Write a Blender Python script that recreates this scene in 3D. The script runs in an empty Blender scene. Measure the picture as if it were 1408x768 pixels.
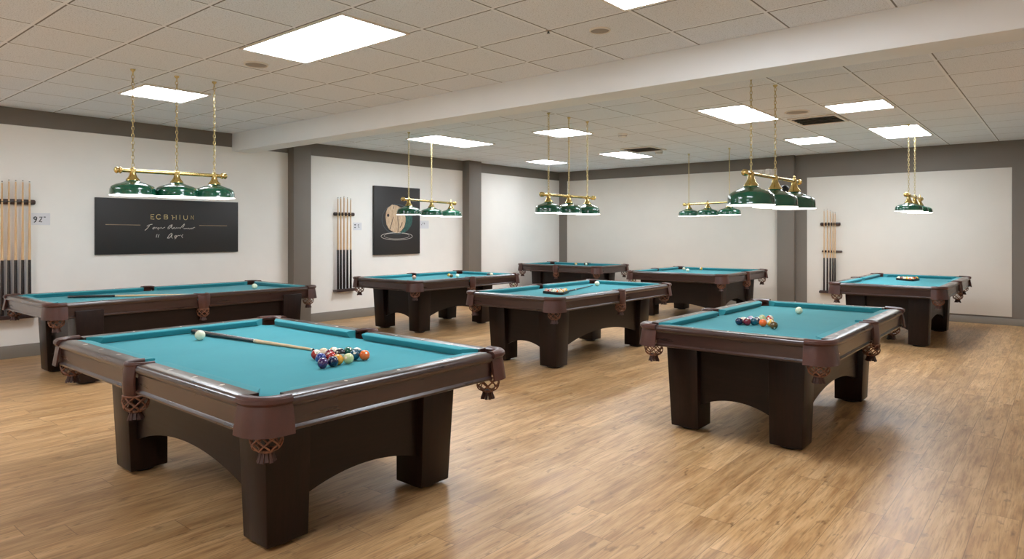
import bpy, bmesh, math, random
from mathutils import Vector, Matrix

random.seed(7)
C = bpy.context.scene.collection
PI = math.pi

# ------------------------------------------------------------------ measuring
F, CX, CY, A, H = 920.0, 704.0, 320.0, math.radians(39.8), 1.45
CA, SA = math.cos(A), math.sin(A)
CEIL = 2.9
WALLX = -9.4
WALLY = 13.05


def pt(x, y, z):
    d = F * (H - z) / (y - CY)
    xc = (x - CX) / F * d
    return Vector((xc * CA - d * SA, xc * SA + d * CA, z))


def on_x(x, y, X):
    t = (x - CX) / F
    d = X / (t * CA - SA)
    return Vector((X, d * (t * SA + CA), H - (y - CY) * d / F))


def on_y(x, y, Y):
    t = (x - CX) / F
    d = Y / (t * SA + CA)
    return Vector((d * (t * CA - SA), Y, H - (y - CY) * d / F))


# ------------------------------------------------------------------ materials
def lin(r, g, b):
    f = lambda c: (c / 255 / 12.92) if c / 255 <= 0.04045 else ((c / 255 + 0.055) / 1.055) ** 2.4
    return (f(r), f(g), f(b), 1.0)


class N:
    """small node-tree writer"""
    def __init__(s, name):
        s.m = bpy.data.materials.new(name)
        s.m.use_nodes = True
        s.t = s.m.node_tree
        s.b = s.t.nodes['Principled BSDF']

    def n(s, typ, **kw):
        o = s.t.nodes.new(typ)
        for k, v in kw.items():
            if k.startswith('i_'):
                key = k[2:]
                key = int(key) if key.isdigit() else key.replace('_', ' ')
                s.put(o.inputs[key], v)
            else:
                setattr(o, k, v)
        return o

    def put(s, sock, v):
        if hasattr(v, 'is_output') or isinstance(v, bpy.types.NodeSocket):
            s.t.links.new(v, sock)
        else:
            sock.default_value = v

    def math(s, op, a, b=0.0, c=0.0):
        o = s.t.nodes.new('ShaderNodeMath')
        o.operation = op
        s.put(o.inputs[0], a)
        s.put(o.inputs[1], b)
        s.put(o.inputs[2], c)
        return o.outputs[0]

    def mix(s, f, a, b):
        o = s.t.nodes.new('ShaderNodeMix')
        o.data_type = 'RGBA'
        s.put(o.inputs[0], f)
        s.put(o.inputs[6], a)
        s.put(o.inputs[7], b)
        return o.outputs[2]

    def ramp(s, f, stops):
        o = s.t.nodes.new('ShaderNodeValToRGB')
        e = o.color_ramp.elements
        while len(e) < len(stops):
            e.new(0.5)
        for el, (p, c) in zip(e, stops):
            el.position = p
            el.color = c
        s.put(o.inputs[0], f)
        return o.outputs[0]

    def coord(s, which='Object', scale=(1, 1, 1)):
        tc = s.n('ShaderNodeTexCoord')
        mp = s.n('ShaderNodeMapping')
        mp.inputs['Scale'].default_value = scale
        s.t.links.new(tc.outputs[which], mp.inputs['Vector'])
        return mp.outputs[0]

    def noise(s, vec, scale=5.0, detail=3.0, rough=0.55):
        o = s.n('ShaderNodeTexNoise')
        o.inputs['Scale'].default_value = scale
        o.inputs['Detail'].default_value = detail
        o.inputs['Roughness'].default_value = rough
        s.t.links.new(vec, o.inputs['Vector'])
        return o.outputs['Fac']

    def set(s, **kw):
        for k, v in kw.items():
            s.put(s.b.inputs[k.replace('_', ' ')], v)
        return s

    def bump(s, h, strength=0.2, dist=0.01):
        o = s.n('ShaderNodeBump')
        o.inputs['Strength'].default_value = strength
        o.inputs['Distance'].default_value = dist
        s.t.links.new(h, o.inputs['Height'])
        s.t.links.new(o.outputs[0], s.b.inputs['Normal'])


def plain(name, rgb, rough=0.5, metal=0.0, var=0.06, scale=6.0, bump=0.0, coat=0.0):
    k = N(name)
    v = k.coord('Object')
    f = k.noise(v, scale, 3)
    a = lin(*rgb)
    lo = tuple(max(0, c * (1 - var)) for c in a[:3]) + (1,)
    hi = tuple(min(1, c * (1 + var)) for c in a[:3]) + (1,)
    k.set(Base_Color=k.ramp(f, [(0.3, lo), (0.7, hi)]), Roughness=rough, Metallic=metal)
    if coat:
        k.set(Coat_Weight=coat, Coat_Roughness=0.15)
    if bump:
        k.bump(k.noise(v, scale * 12, 2), bump, 0.004)
    return k.m


def emit(name, rgb, strength):
    k = N(name)
    v = k.coord('Object')
    f = k.noise(v, 3.0, 1)
    c = lin(*rgb)
    k.set(Base_Color=(0.9, 0.9, 0.88, 1), Roughness=0.5,
          Emission_Color=k.ramp(f, [(0.2, tuple(x * 0.98 for x in c[:3]) + (1,)), (0.8, c)]), Emission_Strength=strength)
    return k.m


def wood(name, dark, light, scale=(1.2, 14, 14), rough=0.34, coat=0.35, spec=0.5):
    k = N(name)
    v = k.coord('Object', scale)
    f = k.noise(v, 3.0, 6, 0.6)
    g = k.noise(k.coord('Object', tuple(4 * s for s in scale)), 6.0, 2)
    h = k.math('ADD', k.math('MULTIPLY', f, 0.75), k.math('MULTIPLY', g, 0.25))
    k.set(Base_Color=k.ramp(h, [(0.32, lin(*dark)), (0.68, lin(*light))]),
          Roughness=k.math('ADD', k.math('MULTIPLY', f, 0.16), rough - 0.08), Coat_Weight=coat, Coat_Roughness=0.22, Specular_IOR_Level=spec)
    k.bump(h, 0.05, 0.003)
    return k.m


M = {}
M['wood_leg'] = wood('leg_wood', (20, 10, 7), (36, 19, 14), (14, 14, 1.1), 0.36, 0.06, 0.25)
M['wood_panel'] = wood('panel_wood', (18, 10, 7), (32, 18, 13), (1.1, 14, 14), 0.36, 0.06, 0.25)
M['wood_rail'] = wood('rail_wood', (40, 23, 19), (60, 35, 29), (1.1, 14, 14), 0.30, 0.6, 0.5)
M['leather'] = plain('pocket_leather', (72, 40, 32), 0.36, var=0.16, scale=14, bump=0.12)
M['net'] = plain('net_leather', (118, 76, 54), 0.55, var=0.25, scale=30)
M['fringe'] = plain('fringe_leather', (66, 40, 33), 0.6, var=0.25, scale=50)
M['foot'] = plain('foot_rubber', (24, 20, 19), 0.55)
M['white'] = plain('white_paint', (226, 222, 214), 0.5, var=0.02)
M['sight'] = plain('sight_pearl', (226, 214, 200), 0.3, var=0.04)
M['brass'] = plain('brass', (214, 190, 124), 0.24, 1.0, var=0.12, scale=25)
M['brass_dull'] = plain('chain_brass', (206, 188, 136), 0.32, 1.0, var=0.15, scale=40)
M['enamel'] = plain('green_enamel', (22, 84, 62), 0.12, var=0.1, scale=8, coat=0.8)
M['opal'] = emit('opal_glass', (255, 250, 238), 4.0)
M['panel_light'] = emit('light_diffuser', (238, 246, 255), 19.0)
M['light_frame'] = plain('light_frame', (226, 218, 206), 0.4, var=0.02)
M['speaker'] = plain('speaker_grille', (158, 148, 138), 0.6, var=0.05)
M['vent_dark'] = plain('vent_dark', (30, 29, 28), 0.7)
M['vent_slat'] = plain('vent_slat', (150, 142, 132), 0.45)
M['black'] = plain('black_plastic', (22, 21, 21), 0.4)
M['cue_butt'] = plain('cue_butt', (36, 25, 24), 0.25, var=0.2, scale=20, coat=0.4)
M['cue_shaft'] = wood('cue_shaft', (206, 166, 118), (226, 190, 146), (16, 16, 1.0), 0.35, 0.3)
M['cue_white'] = plain('cue_ferrule', (225, 218, 205), 0.35)
M['cue_tip'] = plain('cue_tip', (40, 38, 40), 0.8)
M['cue_wrap'] = plain('cue_ring', (190, 168, 140), 0.35, var=0.3, scale=80)
M['rack_wood'] = wood('rack_wood', (40, 24, 20), (66, 40, 32), (14, 1.2, 14), 0.4, 0.3)
M['divider'] = plain('rack_divider', (196, 192, 193), 0.4)
M['sign_black'] = plain('sign_board', (42, 39, 38), 0.55, var=0.06, scale=60)
M['sign_gold'] = plain('sign_gold', (206, 184, 128), 0.45)
M['sign_white'] = plain('sign_white', (214, 206, 196), 0.5)
M['sign_rule'] = plain('sign_rule', (164, 140, 112), 0.5)
M['card'] = plain('card_paper', (222, 220, 222), 0.6, var=0.02)
M['ink'] = plain('card_ink', (34, 34, 36), 0.6)
M['ink_grey'] = plain('card_ink_grey', (120, 118, 118), 0.6)
M['teal_paint'] = plain('teal_paint', (40, 84, 76), 0.5, var=0.4, scale=30)
M['slate_paint'] = plain('slate_paint', (66, 74, 78), 0.5, var=0.4, scale=30)
M['slice'] = wood('slice_paint', (168, 134, 104), (218, 192, 160), (14, 14, 4), 0.5, 0.1)
M['grey_wall'] = plain('grey_wall_paint', (118, 109, 99), 0.6, var=0.03, scale=2.5, bump=0.03)
M['grey_base'] = plain('grey_baseboard', (136, 128, 118), 0.5, var=0.03)
M['white_wall'] = plain('white_wall_paint', (242, 237, 230), 0.62, var=0.02, scale=2.0, bump=0.03)
M['white_panel'] = plain('white_panel_paint', (222, 214, 203), 0.62, var=0.02, scale=2.0, bump=0.03)
M['beam'] = plain('beam_paint', (236, 238, 238), 0.55, var=0.02, scale=1.5)


def cloth_mat():
    k = N('teal_cloth')
    v = k.coord('Object')
    f = k.noise(v, 900, 2)
    g = k.noise(v, 3, 2)
    c1, c2 = lin(54, 139, 149), lin(64, 151, 161)
    h = k.math('ADD', k.math('MULTIPLY', f, 0.7), k.math('MULTIPLY', g, 0.3))
    k.set(Base_Color=k.ramp(h, [(0.35, c1), (0.65, c2)]), Roughness=0.9, Specular_IOR_Level=0.15, Sheen_Weight=0.18, Sheen_Roughness=0.35)
    k.bump(f, 0.06, 0.002)
    return k.m


M['cloth'] = cloth_mat()


def floor_mat():
    k = N('oak_planks')
    tc = k.n('ShaderNodeTexCoord')
    sp = k.n('ShaderNodeSeparateXYZ')
    k.t.links.new(tc.outputs['Object'], sp.inputs[0])
    X, Y = sp.outputs[0], sp.outputs[1]
    W, L = 0.183, 1.22
    xr = k.math('DIVIDE', X, W)
    row = k.math('FLOOR', xr)
    fx = k.math('FRACT', xr)
    wn = k.n('ShaderNodeTexWhiteNoise', noise_dimensions='1D')
    k.t.links.new(row, wn.inputs['W'])
    yr = k.math('ADD', k.math('DIVIDE', Y, L), k.math('MULTIPLY', wn.outputs['Value'], 7.0))
    col = k.math('FLOOR', yr)
    fy = k.math('FRACT', yr)
    cb = k.n('ShaderNodeCombineXYZ')
    k.t.links.new(row, cb.inputs[0])
    k.t.links.new(col, cb.inputs[1])
    w2 = k.n('ShaderNodeTexWhiteNoise', noise_dimensions='2D')
    k.t.links.new(cb.outputs[0], w2.inputs['Vector'])
    rnd = w2.outputs['Value']
    # grain, shifted per plank
    def vec(sx, sy):
        c = k.n('ShaderNodeCombineXYZ')
        k.put(c.inputs[0], k.math('MULTIPLY', X, sx))
        k.put(c.inputs[1], k.math('ADD', k.math('MULTIPLY', Y, sy), k.math('MULTIPLY', rnd, 37.0)))
        k.put(c.inputs[2], k.math('MULTIPLY', rnd, 11.0))
        return c.outputs[0]
    g1 = k.noise(vec(9, 1.1), 2.0, 5, 0.6)
    g2 = k.noise(vec(60, 2.6), 2.0, 4, 0.6)
    kn = k.noise(vec(10, 4.0), 2.2, 3, 0.55)
    base = k.ramp(g1, [(0.30, lin(164, 122, 80)), (0.5, lin(197, 157, 110)), (0.72, lin(218, 181, 136))])
    tint = k.ramp(rnd, [(0.0, (0.84, 0.82, 0.79, 1)), (0.5, (0.97, 0.96, 0.95, 1)), (1.0, (1.06, 1.05, 1.03, 1))])
    mu = k.n('ShaderNodeMix', data_type='RGBA', blend_type='MULTIPLY')
    mu.inputs[0].default_value = 1.0
    k.put(mu.inputs[6], base)
    k.put(mu.inputs[7], tint)
    fine = k.ramp(g2, [(0.34, (0, 0, 0, 1)), (0.52, (1, 1, 1, 1))])
    c1 = k.mix(k.math('SUBTRACT', 0.52, k.math('MULTIPLY', fine, 0.52)), mu.outputs[2], lin(128, 92, 58))
    knot = k.ramp(kn, [(0.62, (0, 0, 0, 1)), (0.72, (1, 1, 1, 1))])
    c2 = k.mix(k.math('MULTIPLY', knot, 0.55), c1, lin(96, 66, 42))
    # gaps
    ex = k.math('MINIMUM', fx, k.math('SUBTRACT', 1.0, fx))
    ey = k.math('MINIMUM', fy, k.math('SUBTRACT', 1.0, fy))
    gx = k.math('LESS_THAN', ex, 0.008)
    gy = k.math('LESS_THAN', ey, 0.0013)
    gap = k.math('MAXIMUM', gx, gy)
    c3 = k.mix(k.math('MULTIPLY', gap, 0.6), c2, lin(92, 64, 42))
    k.set(Base_Color=c3, Roughness=k.math('ADD', 0.30, k.math('MULTIPLY', g1, 0.16)), Specular_IOR_Level=0.5)
    hgt = k.math('SUBTRACT', k.math('MULTIPLY', g2, 0.25), gap)
    k.bump(hgt, 0.10, 0.002)
    return k.m


M['floor'] = floor_mat()


def ceiling_mat(name, x0, dx, y0, dy):
    k = N(name)
    tc = k.n('ShaderNodeTexCoord')
    sp = k.n('ShaderNodeSeparateXYZ')
    k.t.links.new(tc.outputs['Object'], sp.inputs[0])
    def axis(o, a0, da):
        r = k.math('DIVIDE', k.math('SUBTRACT', o, a0), da)
        fr = k.math('FRACT', r)
        dist = k.math('MULTIPLY', k.math('SUBTRACT', fr, k.math('GREATER_THAN', fr, 0.5)), da)  # signed metres from the line
        bar = k.math('LESS_THAN', k.math('ABSOLUTE', dist), 0.011)
        edge = k.math('LESS_THAN', k.math('ABSOLUTE', k.math('SUBTRACT', dist, 0.0165)), 0.0060)  # shadow line of the tile groove, put into the colour beside the bar
        return bar, edge, k.math('FLOOR', r)
    bx, ex, ix = axis(sp.outputs[0], x0, dx)
    by, ey, iy = axis(sp.outputs[1], y0, dy)
    bar = k.math('MAXIMUM', bx, by)
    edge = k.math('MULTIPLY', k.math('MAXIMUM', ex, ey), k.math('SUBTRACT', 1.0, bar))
    cb = k.n('ShaderNodeCombineXYZ')
    k.put(cb.inputs[0], ix)
    k.put(cb.inputs[1], iy)
    w = k.n('ShaderNodeTexWhiteNoise', noise_dimensions='2D')
    k.t.links.new(cb.outputs[0], w.inputs['Vector'])
    v = k.coord('Object')
    s1 = k.noise(v, 110, 3, 0.7)
    s2 = k.noise(v, 45, 2, 0.6)
    sp1 = k.ramp(s1, [(0.34, lin(190, 193, 198)), (0.46, lin(232, 236, 242)), (0.7, lin(240, 243, 248))])
    sp2 = k.mix(k.math('MULTIPLY', k.math('LESS_THAN', s2, 0.36), 0.25), sp1, lin(184, 186, 190))
    til = k.mix(k.math('MULTIPLY', w.outputs['Value'], 0.16), sp2, lin(210, 212, 216))
    c1 = k.mix(bar, til, lin(238, 240, 244))
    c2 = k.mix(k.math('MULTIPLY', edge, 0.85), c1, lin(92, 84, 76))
    k.set(Base_Color=c2, Roughness=0.85)
    k.bump(k.math('ADD', k.math('MULTIPLY', s1, 0.3), bar), 0.1, 0.004)
    return k.m


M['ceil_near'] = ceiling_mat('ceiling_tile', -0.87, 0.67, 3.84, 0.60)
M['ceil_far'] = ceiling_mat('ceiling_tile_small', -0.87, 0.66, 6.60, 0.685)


# ------------------------------------------------------------------ mesh building
class MB:
    def __init__(s):
        s.v, s.f = [], []
        s.hard = False

    def add(s, vs, fs):
        o = len(s.v)
        s.v += [tuple(p) for p in vs]
        s.f += [tuple(i + o for i in f) for f in fs]
        return s

    def box(s, x0, x1, y0, y1, z0, z1, bev=0.0, seg=2):
        bm = bmesh.new()
        bmesh.ops.create_cube(bm, size=1)
        for p in bm.verts:
            p.co = Vector(((x0 + x1) / 2 + p.co.x * (x1 - x0), (y0 + y1) / 2 + p.co.y * (y1 - y0), (z0 + z1) / 2 + p.co.z * (z1 - z0)))
        if bev:
            s.hard = True
            bmesh.ops.bevel(bm, geom=bm.edges[:], offset=bev, segments=seg, profile=0.5, affect='EDGES')
        return s.bm(bm)

    def bm(s, bm):
        bm.verts.index_update()
        s.add([p.co for p in bm.verts], [[p.index for p in f.verts] for f in bm.faces])
        bm.free()
        return s

    def lathe(s, prof, n=24, c=(0, 0, 0), cap0=True, cap1=True, axis='z'):
        vs, fs = [], []
        for r, z in prof:
            for i in range(n):
                a = 2 * PI * i / n
                p = (r * math.cos(a), r * math.sin(a), z)
                if axis == 'x':
                    p = (p[2], p[0], p[1])
                elif axis == 'y':
                    p = (p[1], p[2], p[0])
                vs.append((p[0] + c[0], p[1] + c[1], p[2] + c[2]))
        for j in range(len(prof) - 1):
            for i in range(n):
                k = (i + 1) % n
                fs.append((j * n + i, j * n + k, (j + 1) * n + k, (j + 1) * n + i))
        if cap0:
            fs.append(tuple(range(n))[::-1])
        if cap1:
            fs.append(tuple((len(prof) - 1) * n + i for i in range(n)))
        return s.add(vs, fs)

    def tube(s, pts, r, n=6, closed=False, caps=True):
        pts = [Vector(p) for p in pts]
        m = len(pts)
        rs = r if isinstance(r, (list, tuple)) else [r] * m
        vs, fs = [], []
        ref = None
        for i, p in enumerate(pts):
            if closed:
                t = pts[(i + 1) % m] - pts[i - 1]
            else:
                t = pts[min(i + 1, m - 1)] - pts[max(i - 1, 0)]
            t.normalize()
            if ref is None:
                ref = Vector((0, 0, 1)) if abs(t.z) < 0.9 else Vector((1, 0, 0))
            u = ref - t * ref.dot(t)
            if u.length < 1e-6:
                u = t.orthogonal()
            u.normalize()
            ref = u
            w = t.cross(u)
            for k in range(n):
                a = 2 * PI * k / n
                vs.append(p + (u * math.cos(a) + w * math.sin(a)) * rs[i])
        for i in range(m if closed else m - 1):
            j = (i + 1) % m
            for k in range(n):
                l = (k + 1) % n
                fs.append((i * n + k, i * n + l, j * n + l, j * n + k))
        if caps and not closed:
            fs.append(tuple(range(n))[::-1])
            fs.append(tuple((m - 1) * n + k for k in range(n)))
        return s.add(vs, fs)

    def prism(s, poly, fn, t0, t1):
        """poly of 2D points, fn(u, v, t) -> 3D; fills between t0 and t1"""
        n = len(poly)
        vs = [fn(u, v, t0) for u, v in poly] + [fn(u, v, t1) for u, v in poly]
        fs = [tuple(range(n))[::-1], tuple(range(n, 2 * n))]
        fs += [(i, (i + 1) % n, n + (i + 1) % n, n + i) for i in range(n)]
        return s.add(vs, fs)

    def mesh(s, name, mat, sharp=38):
        me = bpy.data.meshes.new(name)
        me.from_pydata(s.v, [], s.f)
        bm = bmesh.new()
        bm.from_mesh(me)
        bmesh.ops.recalc_face_normals(bm, faces=bm.faces[:])
        big = [f for f in bm.faces if len(f.verts) > 8]
        if big:
            bmesh.ops.triangulate(bm, faces=big)
        top = max(f.calc_area() for f in bm.faces) * 0.02 if s.hard else 1e9
        for f in bm.faces:
            f.smooth = f.calc_area() < top
        bm.to_mesh(me)
        bm.free()
        me.set_sharp_from_angle(angle=math.radians(sharp))
        me.materials.append(mat)
        return me

    def obj(s, name, mat, parent=None, sharp=38):
        return link(name, s.mesh(name, mat, sharp), parent)


def link(name, me, parent=None, loc=None, rotz=0.0):
    o = bpy.data.objects.new(name, me)
    C.objects.link(o)
    if parent:
        o.parent = parent
    if loc:
        o.location = loc
    if rotz:
        o.rotation_euler = (0, 0, rotz)
    return o


def tag(o, label=None, cat=None, group=None, kind=None):
    if label:
        o['label'] = label
    if cat:
        o['category'] = cat
    if group:
        o['group'] = group
    if kind:
        o['kind'] = kind
    return o


def empty(name, loc, rotz=0.0):
    o = bpy.data.objects.new(name, None)
    C.objects.link(o)
    o.location = loc
    o.rotation_euler = (0, 0, rotz)
    o.empty_display_size = 0.1
    return o


# ------------------------------------------------------------------ the room
XR, YF = 1.7, -1.6
def struct(name, mb, mat):
    return tag(mb.obj(name, mat), kind='structure')

struct('floor', MB().box(WALLX - 0.2, XR, YF, WALLY + 0.2, -0.1, 0), M['floor'])
YB0, YB1, ZB = 4.89, 5.19, 2.64
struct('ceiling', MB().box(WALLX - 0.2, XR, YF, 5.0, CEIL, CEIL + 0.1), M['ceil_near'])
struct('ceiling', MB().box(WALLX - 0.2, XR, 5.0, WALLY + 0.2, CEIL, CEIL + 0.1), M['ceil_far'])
struct('ceiling_beam', MB().box(WALLX, XR, YB0, YB1, ZB, CEIL, 0.004), M['beam'])
struct('wall_left', MB().box(WALLX - 0.2, WALLX, YF, WALLY + 0.2, 0, CEIL), M['white_wall'])
struct('wall_back', MB().box(WALLX, XR, WALLY, WALLY + 0.2, 0, CEIL), M['grey_wall'])
struct('wall_right', MB().box(XR, XR + 0.2, YF - 0.2, WALLY + 0.2, 0, CEIL), M['white_wall'])
struct('wall_front', MB().box(WALLX - 0.2, XR, YF - 0.2, YF, 0, CEIL), M['white_wall'])
T = 0.006
# grey band below the ceiling on the white wall, interrupted by the beam
struct('trim_1', MB().box(WALLX, WALLX + T, YF, YB0, 2.70, CEIL), M['grey_wall'])
struct('trim_2', MB().box(WALLX, WALLX + T, YB1, WALLY, 2.70, CEIL), M['grey_wall'])
struct('baseboard_left', MB().box(WALLX, WALLX + 0.014, YF, WALLY, 0, 0.15, 0.003), M['grey_base'])
struct('baseboard_back', MB().box(WALLX + 0.014, XR, WALLY - 0.014, WALLY, 0, 0.105, 0.003), M['grey_base'])
struct('pillar_left', MB().box(WALLX, WALLX + 0.165, 5.80, 6.11, 0, CEIL, 0.004), M['grey_wall'])
struct('pillar_left', MB().box(WALLX, WALLX + 0.19, 9.72, 10.08, 0, CEIL, 0.004), M['grey_wall'])
struct('pillar_back', MB().box(-4.25, -3.94, WALLY - 0.12, WALLY, 0, CEIL, 0.004), M['grey_wall'])
struct('wall_panel_back', MB().box(-9.16, -4.25, WALLY - 0.012, WALLY, 0.14, 2.675, 0.003), M['white_panel'])
struct('wall_panel_back', MB().box(-3.74, -0.69, WALLY - 0.012, WALLY, 0.135, 2.475, 0.003), M['white_panel'])

# ------------------------------------------------------------------ ceiling fixtures
def ceiling_light(x0, x1, y0, y1, label):
    cx, cy = (x0 + x1) / 2, (y0 + y1) / 2
    a, b = (x1 - x0) / 2, (y1 - y0) / 2
    t = tag(empty('ceiling_light', (cx, cy, CEIL)), label, 'ceiling light', 'recessed ceiling lights')
    f = MB()
    w = 0.022
    f.box(-a, a, -b, -b + w, -0.012, 0, 0.002)
    f.box(-a, a, b - w, b, -0.012, 0, 0.002)
    f.box(-a, -a + w, -b + w, b - w, -0.012, 0, 0.002)
    f.box(a - w, a, -b + w, b - w, -0.012, 0, 0.002)
    f.obj('frame', M['light_frame'], t)
    MB().box(-a + w, a - w, -b + w, b - w, -0.008, -0.001).obj('diffuser', M['panel_light'], t)


for x0, x1, y0, y1, lab in [
    (-5.00, -3.68, 2.66, 3.26, 'largest glowing ceiling panel, twice as wide as deep, in front of the beam'),
    (-7.58, -6.91, 2.71, 3.37, 'square ceiling panel above the three-shade lamp by the lettered black sign'),
    (-2.23, -0.92, 3.20, 3.81, 'glowing ceiling panel cut by the top edge of the photo in front of the beam'),
    (-7.86, -7.17, 6.86, 8.18, 'long ceiling panel above the lamp that hangs before the round-motif picture'),
    (-5.93, -5.31, 7.54, 8.24, 'square ceiling panel just behind the beam, crossed by the chains of a lamp'),
    (-8.47, -7.93, 10.55, 11.36, 'small ceiling panel close to the far corner of the two walls'),
    (-6.63, -6.04, 10.40, 11.45, 'ceiling panel beside the dark air vent near the tall white back panel'),
    (-3.39, -2.81, 7.45, 8.70, 'long ceiling panel crossed by the thick chain of the lamp with white clips'),
    (-2.16, -1.53, 8.11, 8.74, 'square ceiling panel next to the open louvred air vent'),
    (-2.16, -1.54, 10.27, 11.56, 'ceiling panel from which the end-on lamp chains hang'),
    (-3.41, -2.82, 10.64, 11.43, 'ceiling panel over the grey pillar of the back wall'),
    (-7.58, -6.24, -0.30, 0.30, 'added unseen fill panel by the white side wall, in the row behind the camera'),  # unseen panel, added to brighten the near-left wall and ceiling
    (-2.23, -0.92, -0.90, -0.30, 'added unseen fill panel straight above and behind the camera'),  # second added panel out of view, extra light for the near floor
]:
    ceiling_light(x0, x1, y0, y1, lab)


def ceiling_vent(x0, x1, y0, y1, label):
    cx, cy = (x0 + x1) / 2, (y0 + y1) / 2
    a, b = (x1 - x0) / 2, (y1 - y0) / 2
    t = tag(empty('ceiling_vent', (cx, cy, CEIL)), label, 'air vent', 'ceiling air vents')
    MB().box(-a + 0.03, a - 0.03, -b + 0.03, b - 0.03, -0.006, 0).obj('duct', M['vent_dark'], t)
    f = MB()
    w = 0.035
    f.box(-a, a, -b, -b + w, -0.018, 0, 0.004)
    f.box(-a, a, b - w, b, -0.018, 0, 0.004)
    f.box(-a, -a + w, -b + w, b - w, -0.018, 0, 0.004)
    f.box(a - w, a, -b + w, b - w, -0.018, 0, 0.004)
    f.obj('frame', M['light_frame'], t)
    n = 5
    s = MB()
    for i in range(n):
        y = -b + w + (i + 0.5) * (2 * b - 2 * w) / n
        s.add([(-a + w, y - 0.012, -0.018), (a - w, y - 0.012, -0.018), (a - w, y + 0.010, -0.005), (-a + w, y + 0.010, -0.005),
               (-a + w, y - 0.012, -0.021), (a - w, y - 0.012, -0.021), (a - w, y + 0.010, -0.008), (-a + w, y + 0.010, -0.008)],
              [(0, 1, 2, 3), (7, 6, 5, 4), (0, 4, 5, 1), (1, 5, 6, 2), (2, 6, 7, 3), (3, 7, 4, 0)])
    s.obj('slat', M['vent_slat'], t)


ceiling_vent(-2.76, -2.18, 8.77, 9.40, 'louvred metal air vent between two square ceiling panels')
ceiling_vent(-5.95, -5.36, 10.05, 10.62, 'dark square air vent beside a ceiling panel near the back wall')


def ceiling_speaker(p, r, label, mat='speaker'):
    t = tag(empty('ceiling_speaker', (p.x, p.y, CEIL)), label, 'ceiling speaker', 'round ceiling speakers')
    MB().lathe([(r * 0.86, -0.004), (r * 0.9, -0.012), (r, -0.010), (r * 1.02, 0)], 32).obj('rim', M['light_frame'], t)
    MB().lathe([(r * 0.02, -0.014), (r * 0.5, -0.012), (r * 0.86, -0.007)], 32).obj('grille', M[mat], t)


ceiling_speaker(pt(352, 88, CEIL), 0.10, 'round speaker in the ceiling tile beside the largest glowing panel')
ceiling_speaker(pt(825, 41, CEIL), 0.075, 'round speaker in the ceiling tile just before the white beam')
ceiling_speaker(pt(1096, 153.5, CEIL), 0.14, 'round grey ceiling speaker touching the louvred air vent')


def smoke_detector(p, label):
    t = tag(empty('smoke_detector', (p.x, p.y, CEIL)), label, 'smoke detector')
    MB().lathe([(0.02, -0.05), (0.05, -0.046), (0.062, -0.03), (0.07, -0.012), (0.072, 0)], 24).obj('housing', M['white'], t)
    MB().lathe([(0.056, -0.036), (0.060, -0.036), (0.064, -0.028), (0.060, -0.028)], 24, cap0=False, cap1=False).obj('sensor_ring', M['speaker'], t)


smoke_detector(pt(856, 184, CEIL), 'white smoke detector on the ceiling between the beam and the dark vent')
smoke_detector(pt(906, 208, CEIL), 'small white smoke detector close to the dark square vent')
p = pt(754, 42, CEIL)
t = tag(empty('sprinkler_head', (p.x, p.y, CEIL)), 'tiny dark sprinkler head at a ceiling grid crossing before the beam', 'sprinkler')
MB().lathe([(0.020, 0), (0.020, -0.003), (0.010, -0.005)], 16).obj('escutcheon', M['speaker'], t)
MB().lathe([(0.005, -0.004), (0.005, -0.014), (0.012, -0.016), (0.012, -0.018)], 12).obj('deflector', M['vent_dark'], t)


# ------------------------------------------------------------------ pool tables
TOP, BED = 0.79, 0.744
SHARED = {}


def sweep_corner(prof, R, ext, n=10):
    """profile (outward offset, z) swept round the outer corner at the origin (table lies to -x, -y)"""
    m = MB()
    path = [(-ext, None)] + [(i / n, 'a') for i in range(n + 1)] + [(-ext, 'e')]
    rows = []
    for k, kind in path:
        row = []
        for o, z in prof:
            if kind is None:
                p = (-ext, o, z)
            elif kind == 'e':
                p = (o, -ext, z)
            else:
                a = PI / 2 - k * PI / 2
                p = (-R + (R + o) * math.cos(a), -R + (R + o) * math.sin(a), z)
            row.append(p)
        rows.append(row)
    np_ = len(prof)
    vs = [p for r in rows for p in r]
    fs = []
    for i in range(len(rows) - 1):
        for j in range(np_):
            l = (j + 1) % np_
            fs.append((i * np_ + j, i * np_ + l, (i + 1) * np_ + l, (i + 1) * np_ + j))
    fs.append(tuple(range(np_)))
    fs.append(tuple((len(rows) - 1) * np_ + j for j in range(np_))[::-1])
    return m.add(vs, fs)


def net_mesh(cx, cy, ztop, r0, r1, zbot, n=7):
    m = MB()
    def rad(t):
        return r1 + (r0 - r1) * math.sqrt(max(0.0, 1 - (max(0.0, t - 0.25) / 0.75) ** 2.6)) + 0.003 * math.sin(PI * t)
    for s in (-1, 1):
        for i in range(n):
            pts = []
            for j in range(13):
                t = j / 12
                a = 2 * PI * i / n + s * t * 1.5
                r = rad(t)
                pts.append((cx + r * math.cos(a), cy + r * math.sin(a), ztop + (zbot - ztop) * t))
            m.tube(pts, 0.0040, 5)
    for t, rr in ((0.0, 0.005), (1.0, 0.006)):
        r = rad(t)
        m.tube([(cx + r * math.cos(2 * PI * i / 16), cy + r * math.sin(2 * PI * i / 16), ztop + (zbot - ztop) * t) for i in range(16)], rr, 6, closed=True)
    return m


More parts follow.
